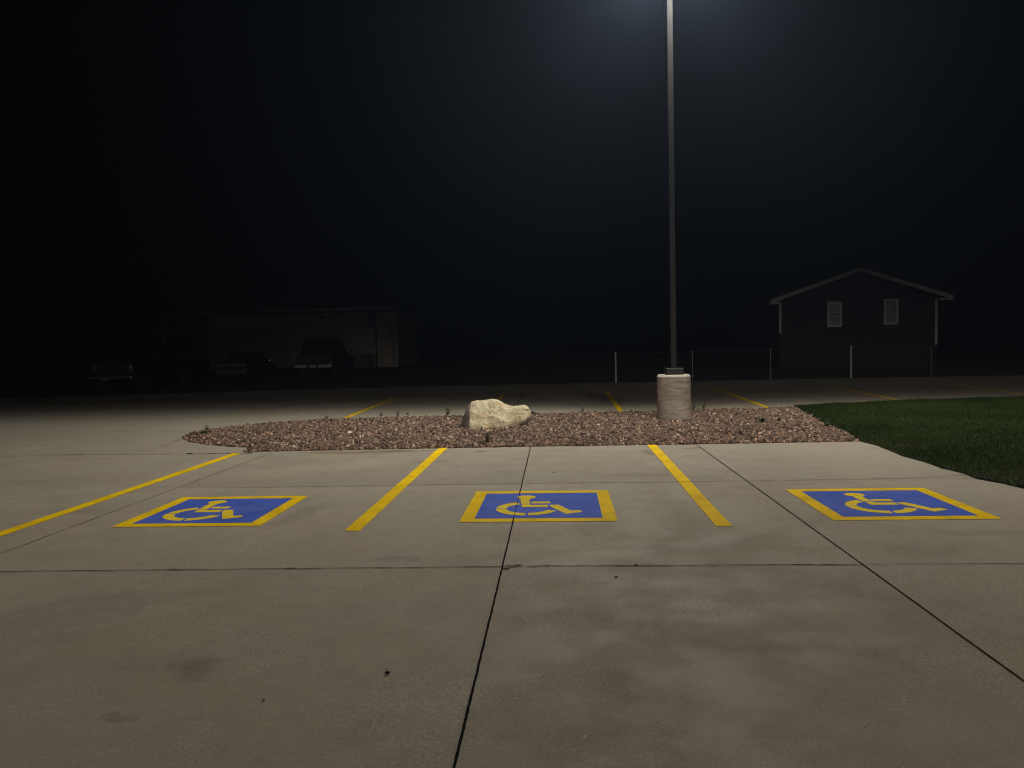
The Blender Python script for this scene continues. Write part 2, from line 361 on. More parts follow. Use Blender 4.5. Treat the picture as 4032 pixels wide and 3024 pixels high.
def arc_piece(cx, cy, ri, ro, a0, a1, n=14):
    A = [math.radians(a0+(a1-a0)*i/n) for i in range(n+1)]
    return [(cx+ro*math.cos(a), cy+ro*math.sin(a)) for a in A]+[(cx+ri*math.cos(a), cy+ri*math.sin(a)) for a in reversed(A)]
def poly_fill(pts_list, z):
    bm = bmesh.new()
    for pts in pts_list:
        vs = [bm.verts.new((x,y,z)) for x,y in pts]
        f = bm.faces.new(vs)
        f.normal_update()
        if f.normal.z < 0: f.normal_flip()
    bmesh.ops.triangulate(bm, faces=bm.faces)
    me = bpy.data.meshes.new('m'); bm.to_mesh(me); bm.free(); return me
def symbol(cx, cy, hw, hh, bx, by, label, fig=(0,0), rot=0, skew=0):
    t = empty('accessible_parking_symbol', (cx,cy,0), rot, label, 'parking symbol', 'blue wheelchair squares painted in the stalls')
    z = .004; mb = MB(); n = 26
    def side(p, q, iq, ip):                      # quad strip with slightly uneven outside edge
        for s in range(n):
            u0, u1 = s/n, (s+1)/n
            l = lambda a, b, u: (a[0]+(b[0]-a[0])*u, a[1]+(b[1]-a[1])*u)
            o0, o1, i0, i1 = l(p,q,u0), l(p,q,u1), l(ip,iq,u0), l(ip,iq,u1)
            w = J[s]; w1 = J[s+1]
            mb.add([(o0[0]+w,o0[1]+w,z),(o1[0]+w1,o1[1]+w1,z),(i1[0],i1[1],z),(i0[0],i0[1],z)], [(0,1,2,3)])
    O = [(-hw,-hh),(hw,-hh),(hw,hh),(-hw,hh)]; I = [(-hw+bx,-hh+by),(hw-bx,-hh+by),(hw-bx,hh-by),(-hw+bx,hh-by)]
    for q in range(4):
        J = [0]+[random.uniform(-.004,.004) for _ in range(n-1)]+[0]
        side(O[q], O[(q+1)%4], I[(q+1)%4], I[q])
    mb.build('border', M['yellow'], t)
    MB().sheet(I, .0045).build('blue_field', M['blue'], t)
    fx, fy = fig; P = []
    wx, wy = -.113+fx, -.16+fy
    P.append(arc_piece(wx, wy, .197, .295, 112, 176)); P.append(arc_piece(wx, wy, .197, .295, 180, 268)); P.append(arc_piece(wx, wy, .197, .295, 274, 338))
    K = lambda pts: P.append([(x+.187+fx, y-7.29+fy) for x, y in pts])
    hd = [(-.333+.094*math.cos(a), 7.655+.088*math.sin(a)) for a in [2*PI*i/20 for i in range(20)]]
    # head runs into the torso: one outline
    K([p for p in hd if not (p[1] < 7.60)] and
      [(-.333+.094*math.cos(a), 7.655+.088*math.sin(a)) for a in [math.radians(-62+i*(304/22)) for i in range(23)]]+[(-.385,7.50),(-.369,7.335),(-.282,7.325),(-.298,7.50)])
    K([(-.364,7.312),(-.286,7.312),(-.279,7.281),(-.113,7.280),(-.109,7.183),(-.357,7.187)])
    K([(-.274,7.432),(-.092,7.430),(-.089,7.342),(-.268,7.348)])
    K([(-.092,7.280),(-.008,7.277),(.104,7.015),(.185,7.035),(.212,6.960),(.058,6.884),(-.090,7.215)])
    link('wheelchair_figure', poly_fill(P, .0052), M['pale_yellow'], t)
    return t
symbol(-3.303,7.195,.676,.662,.125,.118,'blue wheelchair square nearest the left edge, clean dark blue paint beside a brown smear', (-.028,.012), 0)
symbol(-.187,7.291,.688,.693,.122,.126,'blue wheelchair square in the middle, crossed by a black pavement joint', (0,0), -.006)
symbol(2.985,7.237,.686,.688,.125,.125,'blue wheelchair square on the right, beside the lawn', (.030,.005), 0)

# ------------------------------------------------------------------ gravel island
ISL = [(-4.76,11.33),(-2,11.42),(0,11.46),(2,11.45),(4.40,11.50),(4.62,12.6),(4.72,14.0),(4.95,15.4),(5.20,17.05),(3.04,16.85),(.98,16.72),
       (-2.08,16.42),(-5.22,16.2),(-5.45,15.85),(-6.05,15.45),(-6.55,14.9),(-6.82,14.3),(-6.80,13.7),(-6.6,13.15),(-6.2,12.62),(-5.7,12.22),(-5.15,11.92),(-4.72,11.78)]
def inside(poly, X, Y):
    r = np.zeros(X.shape, bool); n = len(poly)
    for i in range(n):
        x0,y0 = poly[i]; x1,y1 = poly[(i+1)%n]
        c = ((y0 > Y) != (y1 > Y)) & (X < (x1-x0)*(Y-y0)/((y1-y0) or 1e-9)+x0); r ^= c
    return r
def edge_dist(poly, X, Y):
    d = np.full(X.shape, 1e9); n = len(poly)
    for i in range(n):
        x0,y0 = poly[i]; x1,y1 = poly[(i+1)%n]; L = (x1-x0)**2+(y1-y0)**2
        t = np.clip(((X-x0)*(x1-x0)+(Y-y0)*(y1-y0))/L, 0, 1)
        d = np.minimum(d, np.hypot(X-x0-t*(x1-x0), Y-y0-t*(y1-y0)))
    return d
def bed_h(X, Y, d):
    h = .002+.016*np.clip(d/.5, 0, 1)
    return h+.005*np.sin(X*2.3+Y*1.1)*np.clip(d,0,1)+.005*np.sin(X*5.1-Y*3.7)*np.clip(d,0,1)
bm = bmesh.new()                                    # bed surface: outline plus inner grid
st = .16; gx = np.arange(-7.0,5.5,st); gy = np.arange(11.2,17.6,st)
GX, GY = np.meshgrid(gx, gy); ins = inside(ISL, GX, GY) & (edge_dist(ISL, GX, GY) > .07)
from mathutils.geometry import delaunay_2d_cdt
ol = []
for i in range(len(ISL)):
    a, b = ISL[i], ISL[(i+1)%len(ISL)]; n = max(1, int(math.dist(a,b)/.12))
    for q in range(n): ol.append((a[0]+(b[0]-a[0])*q/n+random.uniform(-.008,.008), a[1]+(b[1]-a[1])*q/n+random.uniform(-.008,.008)))
pts = [Vector(p) for p in ol]+[Vector((x+random.uniform(-.03,.03), y+random.uniform(-.03,.03))) for x, y in zip(GX[ins], GY[ins])]
vv, ee, ff, _, _, _ = delaunay_2d_cdt(pts, [], [list(range(len(ol)))], 1, 1e-5)
va = np.array([(v.x, v.y) for v in vv]); dd = edge_dist(ISL, va[:,0], va[:,1]); hh = bed_h(va[:,0], va[:,1], dd)
me = bpy.data.meshes.new('gravel_bed'); me.from_pydata([(x,y,z) for (x,y),z in zip(va, hh)], [], [tuple(f) for f in ff])
tag(link('gravel_bed', me, M['bed'], smooth=True), kind='structure')

def chips(n, sx, poly, zoff, seed, extra=None):
    r = np.random.default_rng(seed)
    X = r.uniform(-7.0,5.5,n*2); Y = 11.2+6.5*r.uniform(0,1,n*2)**1.25
    k = inside(poly, X, Y)
    X, Y = X[k][:n], Y[k][:n]; n = len(X)
    d = edge_dist(poly, X, Y)
    # leave the lamp base clear
    keep = np.hypot(X-2.218, Y-14.80) > .33; X, Y, d = X[keep], Y[keep], d[keep]; n = len(X)
    Z = bed_h(X, Y, d)+r.uniform(0, zoff, n)*np.clip(.35+d/.25, 0, 1)
    cube = np.array([(-1,-1,-1),(1,-1,-1),(1,1,-1),(-1,1,-1),(-1,-1,1),(1,-1,1),(1,1,1),(-1,1,1)], float)*.5
    V = cube[None]*(1+0*X[:,None,None])+r.normal(0,.19,(n,8,3))
    size = sx*np.exp(np.clip(r.normal(0,.40,n),-1,.75)); V *= size[:,None,None]*np.stack([r.uniform(.85,1.5,n), r.uniform(.6,1.0,n), r.uniform(.35,.75,n)],1)[:,None,:]
    q = r.normal(0,1,(n,4)); q[:,1:3] *= .45; q /= np.linalg.norm(q,axis=1)[:,None]
    w,x,y,z = q.T
    R = np.stack([1-2*(y*y+z*z),2*(x*y-z*w),2*(x*z+y*w),2*(x*y+z*w),1-2*(x*x+z*z),2*(y*z-x*w),2*(x*z-y*w),2*(y*z+x*w),1-2*(x*x+y*y)],1).reshape(n,3,3)
    V = np.einsum('nij,nkj->nki', R, V)+np.stack([X,Y,Z],1)[:,None,:]
    F = np.array([(0,3,2),(0,2,1),(4,5,6),(4,6,7),(0,1,5),(0,5,4),(1,2,6),(1,6,5),(2,3,7),(2,7,6),(3,0,4),(3,4,7)])
    FF = (np.arange(n)*8)[:,None,None]+F[None]
    pal = np.array([(.24,.175,.145),(.21,.15,.13),(.15,.105,.095),(.30,.225,.18),(.19,.15,.135),(.24,.155,.12),(.38,.30,.24),(.09,.065,.06),(.27,.185,.16)])
    c = pal[r.choice(len(pal), n, p=[.2,.17,.14,.11,.12,.08,.04,.09,.05])]*np.array([.88,.83,.76])*np.exp(r.normal(0,.42,n))[:,None]
    pale = r.random(n) < .012; c[pale] = (.50,.42,.34)
    me = bpy.data.meshes.new('gravel')
    me.vertices.add(n*8); me.vertices.foreach_set('co', V.ravel())
    me.loops.add(n*36); me.loops.foreach_set('vertex_index', FF.ravel())
    me.polygons.add(n*12); me.polygons.foreach_set('loop_start', np.arange(n*12)*3); me.polygons.foreach_set('loop_total', np.full(n*12,3))
    me.update(calc_edges=True)
    set_face_cols(me, np.repeat(c, 12, 0))
    return me
tag(link('gravel', chips(72000, .0255, ISL, .024, 3), M['chips']), 'crushed pink and purple landscaping stones filling the island', 'gravel', kind='stuff')

# ------------------------------------------------------------------ lawn
LAWN = [(4.42,11.52),(4.47,11.0),(4.43,10.5),(4.38,10.06),(4.43,9.5),(4.41,9.07),(4.47,8.7),(4.43,8.38),(4.54,8.1),(4.60,7.8),(4.62,6),(4.65,3),(4.7,-4),(30,-4),(30,20.6),(10.94,18.78),(7.98,18.28),(5.27,17.45),(4.95,15.4),(4.72,14.0),(4.62,12.6)]
mb = MB().prism(LAWN, -.05, .028)
tag(mb.build('lawn', M['soil']), kind='structure')
def grass(n, seed):
    r = np.random.default_rng(seed)
    X = r.uniform(4.3,14.5,n*2); Y = r.uniform(4.0,19.2,n*2)
    # only the wedge of lawn the picture could plausibly see, with a margin
    k = X < 4.9+Y*.62
    X, Y = X[k], Y[k]
    d = edge_dist(LAWN, X, Y); ins = inside(LAWN, X, Y)
    wob = .020+.02*np.sin(Y*9)+.018*np.sin(Y*23+1)
    clump = np.sin(X*3.1+np.sin(Y*2.3)*1.7)*np.sin(Y*2.7+np.sin(X*1.9)*2)
    k = ins | ((d < np.clip(wob,0,1)*r.uniform(.2,1.4,len(X))) & (Y > 3))
    X, Y, d, clump = X[k][:n], Y[k][:n], d[k][:n], clump[k][:n]; n = len(X)
    h = (.036+.012*clump)*np.exp(r.normal(0,.28,n)); w = r.uniform(.003,.0065,n)
    h *= np.where(r.random(n) < .01, 1.7, 1)
    a = r.uniform(0,2*PI,n); le = h*r.uniform(.15,.9,n); la = r.uniform(0,2*PI,n)
    B = np.stack([X,Y,np.full(n,.02)],1); W = np.stack([np.cos(a)*w,np.sin(a)*w,np.zeros(n)],1)
    Lv = np.stack([np.cos(la)*le,np.sin(la)*le,np.zeros(n)],1); U = np.stack([np.zeros(n),np.zeros(n),h],1)
    V = np.stack([B-W, B+W, B+U*.55+Lv*.3+W*.75, B+U*.55+Lv*.3-W*.75, B+U+Lv],1)
    me = bpy.data.meshes.new('grass')
    me.vertices.add(n*5); me.vertices.foreach_set('co', V.ravel())
    base = (np.arange(n)*5)[:,None]
    me.loops.add(n*7); me.loops.foreach_set('vertex_index', (base+np.array([0,1,2,3,3,2,4])[None]).ravel())
    ls = (np.arange(n)*7)[:,None]+np.array([0,4])[None]
    me.polygons.add(n*2); me.polygons.foreach_set('loop_start', ls.ravel()); me.polygons.foreach_set('loop_total', np.tile([4,3],n))
    me.update(calc_edges=True)
    big = .5+.5*np.sin(X*1.3+2*np.sin(Y*.9))*np.sin(Y*1.1+1.5*np.sin(X*.7))
    c = np.array([(.023,.046,.009)])*(1-big[:,None])+np.array([(.050,.072,.018)])*big[:,None]
    c = c*np.exp(r.normal(0,.16,n))[:,None]*np.where(clump[:,None] < -.55,.7,1)
    
    set_face_cols(me, np.repeat(c, 2, 0))
    return me
tag(link('grass', grass(260000, 5), M['blade']), 'dark green mown lawn at the right of the island', 'grass', kind='stuff')

# ------------------------------------------------------------------ boulder
def boulder():
    # cross-sections along the length: x, z bottom, z top, y front at foot, y front at top, y back
    ST = [(-1.765,-.04,.10,13.94,14.0,14.25),(-1.725,-.05,.24,13.84,13.98,14.30),(-1.665,-.06,.40,13.74,13.98,14.36),(-1.585,-.06,.485,13.66,13.96,14.42),
          (-1.42,-.06,.490,13.66,13.95,14.46),(-1.30,-.05,.490,13.68,13.95,14.46),(-1.18,-.05,.505,13.70,13.96,14.46),(-1.06,-.04,.485,13.74,13.98,14.44),
          (-.95,-.01,.43,13.79,14.0,14.42),(-.83,.03,.405,13.85,14.02,14.38),(-.71,.07,.415,13.90,14.03,14.36),(-.61,.12,.400,13.95,14.05,14.32),
          (-.545,.17,.365,14.0,14.07,14.28),(-.515,.22,.31,14.05,14.10,14.22)]
    rings = []
    for x, zb, zt, yf, yt, yb in ST:
        r = []
        P = [(yf+.04,zb),(yf,zb+(zt-zb)*.18),(yf+(yt-yf)*.35,zb+(zt-zb)*.48),(yf+(yt-yf)*.8,zb+(zt-zb)*.84),(yt+.03,zt-.012),(yt+(yb-yt)*.35,zt),(yt+(yb-yt)*.72,zt-.05),
             (yb-.02,zb+(zt-zb)*.6),(yb,zb+(zt-zb)*.2),(yb-.06,zb),((yf+yb)/2,zb-.01)]
        rings.append([(x,y,z) for y,z in P])
    mb = MB().loft(rings)
    me = bpy.data.meshes.new('boulder'); me.from_pydata(mb.v, [], mb.f)
    bm = bmesh.new(); bm.from_mesh(me); bmesh.ops.recalc_face_normals(bm, faces=bm.faces)
    bmesh.ops.triangulate(bm, faces=[f for f in bm.faces if len(f.verts) > 4])
    bmesh.ops.subdivide_edges(bm, edges=bm.edges, cuts=3, use_grid_fill=True, smooth=.35)
    bmesh.ops.triangulate(bm, faces=bm.faces)
    bmesh.ops.subdivide_edges(bm, edges=bm.edges, cuts=1, use_grid_fill=True)
    from mathutils import noise as mn
    bm.normal_update()
    for v in bm.verts:
        p = v.co
        a = mn.noise(p*3.1)*.028+(mn.voronoi(p*3.6)[0][0]-.47)*.080
        c = mn.voronoi(p*7.5)[0]; b = (c[1]-c[0])
        ridge = -max(0, .10-b)*.05
        f = mn.fractal(p*13, .9, 2.1, 5)*.009
        left = 1 if v.normal.x > -.6 else .25
        v.co = p+v.normal*(a+ridge+f)*left
    for v in bm.verts:                                # a small hollow near the narrow end
        d = (v.co-Vector((-.565,13.98,.325))); q = (d.x/.035)**2+(d.z/.018)**2
        if q < 1 and v.normal.y < 0: v.co.y += .06*(1-q)
    me = bpy.data.meshes.new('boulder'); 
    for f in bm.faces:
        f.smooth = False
        f.material_index = 1 if (f.normal.x < -.30 and f.calc_center_median().x < -1.575) or f.normal.z < -.35 else 0  # grey crust doubles as painted shade on the left end and underside
    bm.to_mesh(me); bm.free()
    m = bpy.data.materials.new('limestone'); m.use_nodes = True; k = N(m); b = m.node_tree.nodes['Principled BSDF']
    p = k.new('ShaderNodeTexCoord').outputs['Object']
    n1 = k.rng(k.noise(p, 5, 6, .65, .6).outputs['Fac'], .35, .65); n2 = k.rng(k.noise(p, 26, 6, .75).outputs['Fac'], .34, .66)
    n3 = k.rng(k.noise(k.vmath('ADD', p, (3,1,7)), 3.1, 5, .6, .4).outputs['Fac'], .52, .68)
    c = k.mix(n1, (.60,.52,.345), (.80,.73,.54)); c = k.mix(k.math('MULTIPLY', n3, .6), c, (.60,.43,.22))
    c = k.mix(k.math('MULTIPLY', k.math('SUBTRACT', 1.0, n2), .45), c, (.24,.20,.12))
    k.put(b.inputs['Base Color'], c); b.inputs['Roughness'].default_value = .85
    bp = k.new('ShaderNodeBump'); bp.inputs['Strength'].default_value = .9; bp.inputs['Distance'].default_value = .018
    k.put(bp.inputs['Height'], k.noise(p, 30, 7, .75, .3).outputs['Fac']); k.put(b.inputs['Normal'], bp.outputs[0])
    m2 = mat('limestone crust and shade', (.27,.24,.21), .9, noise=(12,.3), bump=(40,.6,.01))
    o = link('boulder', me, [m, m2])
    return tag(o, 'pale yellow limestone boulder lying on the gravel, thick left end and snout-like right end', 'boulder')
boulder()

# ------------------------------------------------------------------ weeds
def weed(x, y, h, sp, n, label, upright=True):
    mb = MB(); z0 = .02
    mbs = MB()
    ns = max(1, n//9) if upright else 3
    tips = []
    for s in range(ns):
        a = random.uniform(0, 2*PI); tl = h*random.uniform(.7,1); lx, ly = math.cos(a)*sp*.4, math.sin(a)*sp*.4
        mbs.tube((x,y,z0-.02), (x+lx,y+ly,z0+tl), .0035, 5, .0015); tips.append((lx,ly,tl))
    for i in range(n):
        lx, ly, tl = random.choice(tips); t = random.uniform(.1,1)
        p = Vector((x+lx*t, y+ly*t, z0+tl*t)); a = random.uniform(0, 2*PI)
        L = random.uniform(.04,.085)*(1.25-t*.6)*(1 if upright else 1.2); w = L*random.uniform(.22,.4)
        d = Vector((math.cos(a), math.sin(a), random.uniform(.1,1.1) if upright else random.uniform(-.1,.5))).normalized()
        u = d.cross(Vector((0,0,1))).normalized()
        q = p+d*L*.5+Vector((0,0,L*.1))
        mb.add([p, q+u*w*.5, p+d*L, q-u*w*.5], [(0,1,2),(0,2,3)])
    t = empty('weed', (0,0,0), 0, label, 'weed', 'weeds growing in the gravel')
    t.location = (x,y,0)
    for nm, b, mt in (('leaves', mb, M['weed']), ('stem', mbs, M['weedstem'])):
        b.v = [(vx-x,vy-y,vz) for vx,vy,vz in b.v]; b.build(nm, mt, t)
    return t
weed(-6.52,13.85,.13,.06,26,'upright weed near the rounded left tip of the gravel')
weed(-6.43,13.62,.06,.20,60,'low spreading weed mat near the rounded left tip of the gravel',False)
weed(-4.9,16.05,.12,.05,14,'thin faint weed at the far left of the rear gravel edge')
weed(-3.8,16.3,.14,.05,22,'small weed at the rear gravel edge, left of a taller one')
weed(-3.44,16.3,.19,.07,34,'tallest weed of the cluster at the rear gravel edge left of the boulder')
weed(-3.2,16.3,.11,.05,16,'short weed just right of the tallest one at the rear gravel edge')
weed(-2.36,16.35,.20,.09,46,'bushy weed behind the boulder on its left side')
weed(-1.09,11.68,.19,.08,60,'green weed at the front gravel edge below the boulder')
weed(-.51,16.3,.09,.12,40,'dark low weed just beyond the narrow end of the boulder',False)
weed(.53,16.5,.14,.06,26,'single weed at the rear gravel edge between boulder and lamp base')
weed(2.92,16.7,.13,.08,34,'wide weed right behind the concrete lamp base')
weed(3.14,16.7,.17,.05,24,'narrow upright weed right behind the concrete lamp base')
weed(3.64,13.92,.13,.14,80,'leafy weed clump in the gravel right of the lamp base')
weed(3.98,14.05,.09,.06,26,'small weed in the gravel between the leafy clump and the lawn')
weed(4.50,13.1,.13,.12,70,'weed clump at the border of gravel and lawn')

# ------------------------------------------------------------------ lamp pole
def lamp_pole(x, y, height, rz, label, area=None, spot=None):
    t = empty('lamp_pole', (x,y,0), rz, label, 'lamp pole')
    rings = []
    def circ(r, z, n=40): return [(math.cos(2*PI*i/n)*r, math.sin(2*PI*i/n)*r, z) for i in range(n)]
    mb = MB().loft([circ(.319,-.3),circ(.319,.2),circ(.317,.5),circ(.316,.858),circ(.290,.893)])
    m = bpy.data.materials.get('base concrete')
    if not m:
        m = bpy.data.materials.new('base concrete'); m.use_nodes = True; k = N(m); b = m.node_tree.nodes['Principled BSDF']
        p = k.new('ShaderNodeTexCoord').outputs['Object']
        n = k.noise(k.map(p, scale=(1.1,1.1,8)), 2.2, 6, .65, .5).outputs['Fac']
        v = k.rng(n, .32, .68, .58, 1.26, False); f = k.rng(k.noise(p, 40, 4).outputs['Fac'], .3, .7, .93, 1.07, False)
        low = k.rng(k.noise(p, 2.5, 4).outputs['Fac'], .4, .65, .86, 1.05)
        sc = k.new('ShaderNodeVectorMath', operation='SCALE'); sc.inputs[0].default_value = (.56,.515,.455)
        k.put(sc.inputs['Scale'], k.math('MULTIPLY', k.math('MULTIPLY', v, f), low)); k.put(b.inputs['Base Color'], sc.outputs[0])
        b.inputs['Roughness'].default_value = .85
        bp = k.new('ShaderNodeBump'); bp.inputs['Strength'].default_value = 1; bp.inputs['Distance'].default_value = .02
        k.put(bp.inputs['Height'], n); k.put(b.inputs['Normal'], bp.outputs[0])
    mb.build('base', m, t)
    MB().box(-.170,.170,-.170,.170,.895,1.02).build('base_cover', M['cover'], t, .018, 3)
    MB().box(-.051,.051,-.051,.051,1.021,height).build('pole', M['steel_dark'], t, .008, 2)
    MB().box(-.062,-.0535,-.035,.035,1.33,1.50).build('hand_hole_cover', M['steel_dark'], t, .003, 1)
    MB().box(-.058,.058,-.058,.058,height+.001,height+.02).build('pole_cap', M['steel_dark'], t, .004, 1)
    MB().box(-.03,.03,-.16,-.054,height-.16,height-.06).build('arm', M['steel_dark'], t)
    hz = height-.11
    h = MB().box(-.19,.19,-.56,-.161,hz-.025,hz+.06).build('lamp_head', M['steel_dark'], t, .015, 2)
    MB().box(-.16,.16,-.52,-.28,hz-.030,hz-.0255).build('lens', mat('led lens',(.8,.8,.8),.4,noise=(20,.02),emit=((1,.95,.85),4)), h)
    if area:
        MB().box(-.75,.75,-.262,-.257,hz-.214,hz-.026).build('cutoff_shield', M['black'], h)  # unseen shield, widened to shape the light cutoff on the ground
        for e, tx, tz, sx in ((area*.52,-46,0,.24),(area*.42,-2,58,.12),(area*.30,-4,-50,.12)):   # the optic throws most light to the sides
            L = bpy.data.lights.new('lamp_light','AREA'); L.shape = 'RECTANGLE'; L.size = sx; L.size_y = .11; L.energy = e
            L.color = (1,.94,.81); L.spread = math.radians(180 if not tz else 130)
            o = bpy.data.objects.new('lamp_light', L); C.objects.link(o); o.parent = h; o.location = (0 if not tz else math.copysign(.17,-tz),-.345,hz-.045)
            o.rotation_euler = (Matrix.Rotation(math.radians(tx),4,'X') @ Matrix.Rotation(math.radians(tz),4,'Y')).to_euler()
    return t
PA, PS = 1200, 8300
lamp_pole(2.218,14.80,8.70,0,'tall square dark lamp pole on a round concrete base in the gravel island', area=PA)
# unseen building added behind the photographer to carry the fill lamps
bd = empty('fill_lamp_building', (3,-23,0), 0, 'plain block building added unseen behind the photographer to carry fill lamps', 'building')
MB().box(-26,26,-12,0,-.05,7.2).build('wall', M['block'], bd)
MB().box(-26.2,26.2,-12.2,.2,7.201,7.5).build('parapet', M['white'], bd)
for lx in (-6,5,16):  # inferred front light split over three added lamps for weaker shadows
    wl = MB().box(lx-.18,lx+.18,.001,.22,5.85,6.1).build('wall_lamp', M['steel_dark'], bd, .02)
    L = bpy.data.lights.new('fill_light','SPOT'); L.energy = PS*(1 if lx > -5 else .72); L.color = (1,.86,.715); L.shadow_soft_size = .25
    L.spot_size = math.radians(100); L.spot_blend = .20
    o = bpy.data.objects.new('fill_light', L); C.objects.link(o); o.parent = wl; o.location = (lx,.4,5.75)
    o.rotation_euler = (math.radians(40),0,0)

# ------------------------------------------------------------------ pebbles and grit on the slabs
def pebble(x, y, r, m, label, name='pebble', cat='pebble', flat=.6):
    bm = bmesh.new(); bmesh.ops.create_icosphere(bm, subdivisions=2, radius=r)
    for v in bm.verts:
        v.co *= random.uniform(.75,1.2); v.co.z *= flat; v.co.x *= 1.15
    me = bpy.data.meshes.new(name); bm.to_mesh(me); bm.free()
    o = link(name, me, m); o.location = (x,y,.004+r*flat*.7); return tag(o, label, cat)
pebble(-.83,3.52,.0105,M['sealant'],'small dark pebble on the slab left of the long black joint')
pebble(.36,5.0,.011,M['sealant'],'tiny dark leaf scrap lying below the cross joint right of the middle','leaf_scrap','leaf',.3)
pebble(-.06,9.12,.012,M['sealant'],'tiny dark leaf scrap lying beyond the middle blue square','leaf_scrap','leaf',.4)
pebble(-1.32,3.24,.006,M['sealant'],'smallest dark grain of dirt on the slab at lower left','leaf_scrap','leaf',.4)
grit = MB()
SP = [(.2,3.41),(.5,3.33),(.16,3.17),(.08,2.95),(.75,2.98),(1.21,2.93),(.7,3.39),(-.04,2.84),(-.21,6.07),(-.17,4.96),(1.06,4.12),(1.0,5.07),(.62,3.6),(.33,2.9),(.9,3.05)]
SP += [(random.uniform(-.3,1.5), random.uniform(2.7,4.6)) for _ in range(22)]+[(random.uniform(-1.5,3.5), random.uniform(4.5,10)) for _ in range(26)]
for x, y in SP:
    s = random.uniform(.0018,.0032)*(1+y*.05); p = [(x+random.uniform(-s,s), y+random.uniform(-s,s), .003+random.uniform(0,s)) for _ in range(3)]
    grit.add([*p, (x,y,.003+s*2)], [(0,1,2),(0,1,3),(1,2,3),(2,0,3)])
tag(grit.build('grit', mat('pale grit',(.9,.88,.82),.15,spec=1,noise=(20,.05))), 'tiny pale glinting grains scattered on the concrete', 'grit', kind='stuff')

# ------------------------------------------------------------------ chain-link fence
def fence():
    t = empty('chain_link_fence', (2.3,30.3,0), 0, 'low chain link fence with thin steel posts along the far edge of the lot', 'fence')
    y = 0.0
    posts = [(0,1.12,.034),(2.97,1.12,.018),(5.96,1.12,.018),(9.0,1.17,.032),(12,1.10,.010)]
    for px, h, r in posts:
        MB().tube((px,y,-.07),(px,y,h),r,10).tube((px,y,h),(px,y,h+.02),r*1.15,10,r*.4).build('post', M['galv'] if r > .03 else M['rail'], t)
    MB().tube((0,y-.02,1.075),(12,y-.02,1.085),.008,6).build('top_rail', mat('thin rail',(.018,.02,.02),.7,noise=(10,.2)), t)
    w = MB(); s = .075; H = 1.05
    n = int(12/s)
    for i in range(-int(H/s), n+1):
        for sg in (1, -1):
            x0, x1 = i*s, i*s+H
            z0, z1 = 0.02, 0.02+H
            if x0 < 0: z0 -= x0; x0 = 0
            if x1 > 12: z1 -= (x1-12); x1 = 12
            if x1-x0 < .03: continue
            a, b = (x0, y+.02, z0), (x1, y+.02, z1)
            if sg < 0: a, b = (12-x0, y+.024, z0), (12-x1, y+.024, z1)
            w.tube(a, b, .0014, 3, cap=False)
    w.build('wire_mesh', mat('dull wire',(.014,.016,.016),.7,noise=(10,.2)), t)
fence()

# ------------------------------------------------------------------ gabled house
def house():
    t = empty('gabled_house', (15.25,40,0), 0, 'dark sided house with pale gable trim and two windows beyond the fence', 'house')
    X0, X1 = -3.88, 3.86; D = 10; ez = 3.28; az = 4.62; ax = -.02
    prof = [(X0,-.1),(X1,-.1),(X1,ez),(ax,az),(X0,ez)]
    MB().add([(x,0,z) for x,z in prof]+[(x,D,z) for x,z in prof], [(0,1,2,3,4),(9,8,7,6,5),(0,5,6,1),(1,6,7,2),(2,7,8,3),(3,8,9,4),(4,9,5,0)]).build('wall', M['siding'], t)
    def slab(xa, za, xb, zb, y0, y1, th):
        return [(xa,y0,za),(xb,y0,zb),(xb,y0,zb+th),(xa,y0,za+th),(xa,y1,za),(xb,y1,zb),(xb,y1,zb+th),(xa,y1,za+th)]
    BF = [(0,1,2,3),(7,6,5,4),(0,4,5,1),(1,5,6,2),(2,6,7,3),(3,7,4,0)]
    r = MB(); r.add(slab(-4.40,3.36,ax,4.87,-.34,D+.3,.09), BF); r.add(slab(ax,4.87,4.46,3.36,-.34,D+.3,.09), BF)
    r.build('roof', M['roof'], t)
    f = MB(); f.add(slab(-4.44,3.26,ax,4.77,-.40,-.345,.20), BF); f.add(slab(ax,4.77,4.50,3.26,-.40,-.345,.20), BF)
    f.build('gable_trim', M['trim'], t)
    MB().box(-4.44,-3.90,-.34,.0,3.24,3.34).build('eave_return', M['trim'], t)
    MB().box(3.88,4.50,-.34,.0,3.24,3.34).build('eave_return', M['trim'], t)
    MB().box(-3.92,-3.80,-.03,-.001,1.78,3.24).build('corner_board', M['trim'], t)
    MB().box(3.79,3.91,-.03,-.001,1.02,3.24).build('corner_board', M['trim'], t)
    for wx, wz in ((-1.16,2.66),(1.63,2.72)):
        w = .36; h = .64; b = .105
        fr = MB().box(wx-w,wx+w,-.05,-.002,wz-h,wz-h+b).box(wx-w,wx+w,-.05,-.002,wz+h-b,wz+h).box(wx-w,wx-w+b,-.05,-.002,wz-h+b,wz+h-b).box(wx+w-b,wx+w,-.05,-.002,wz-h+b,wz+h-b)
        fo = fr.build('window', M['trim'], t)
        MB().box(wx-w+b+.002,wx+w-b-.002,-.02,-.003,wz-h+b+.002,wz+h-b-.002).build('pane', mat('drawn blind behind glass',(.14,.145,.14),.4,noise=(4,.3)), fo)
        MB().box(wx-w+b+.002,wx+w-b-.002,-.032,-.021,wz-.012,wz+.012).build('meeting_rail', M['siding'], fo)
house()

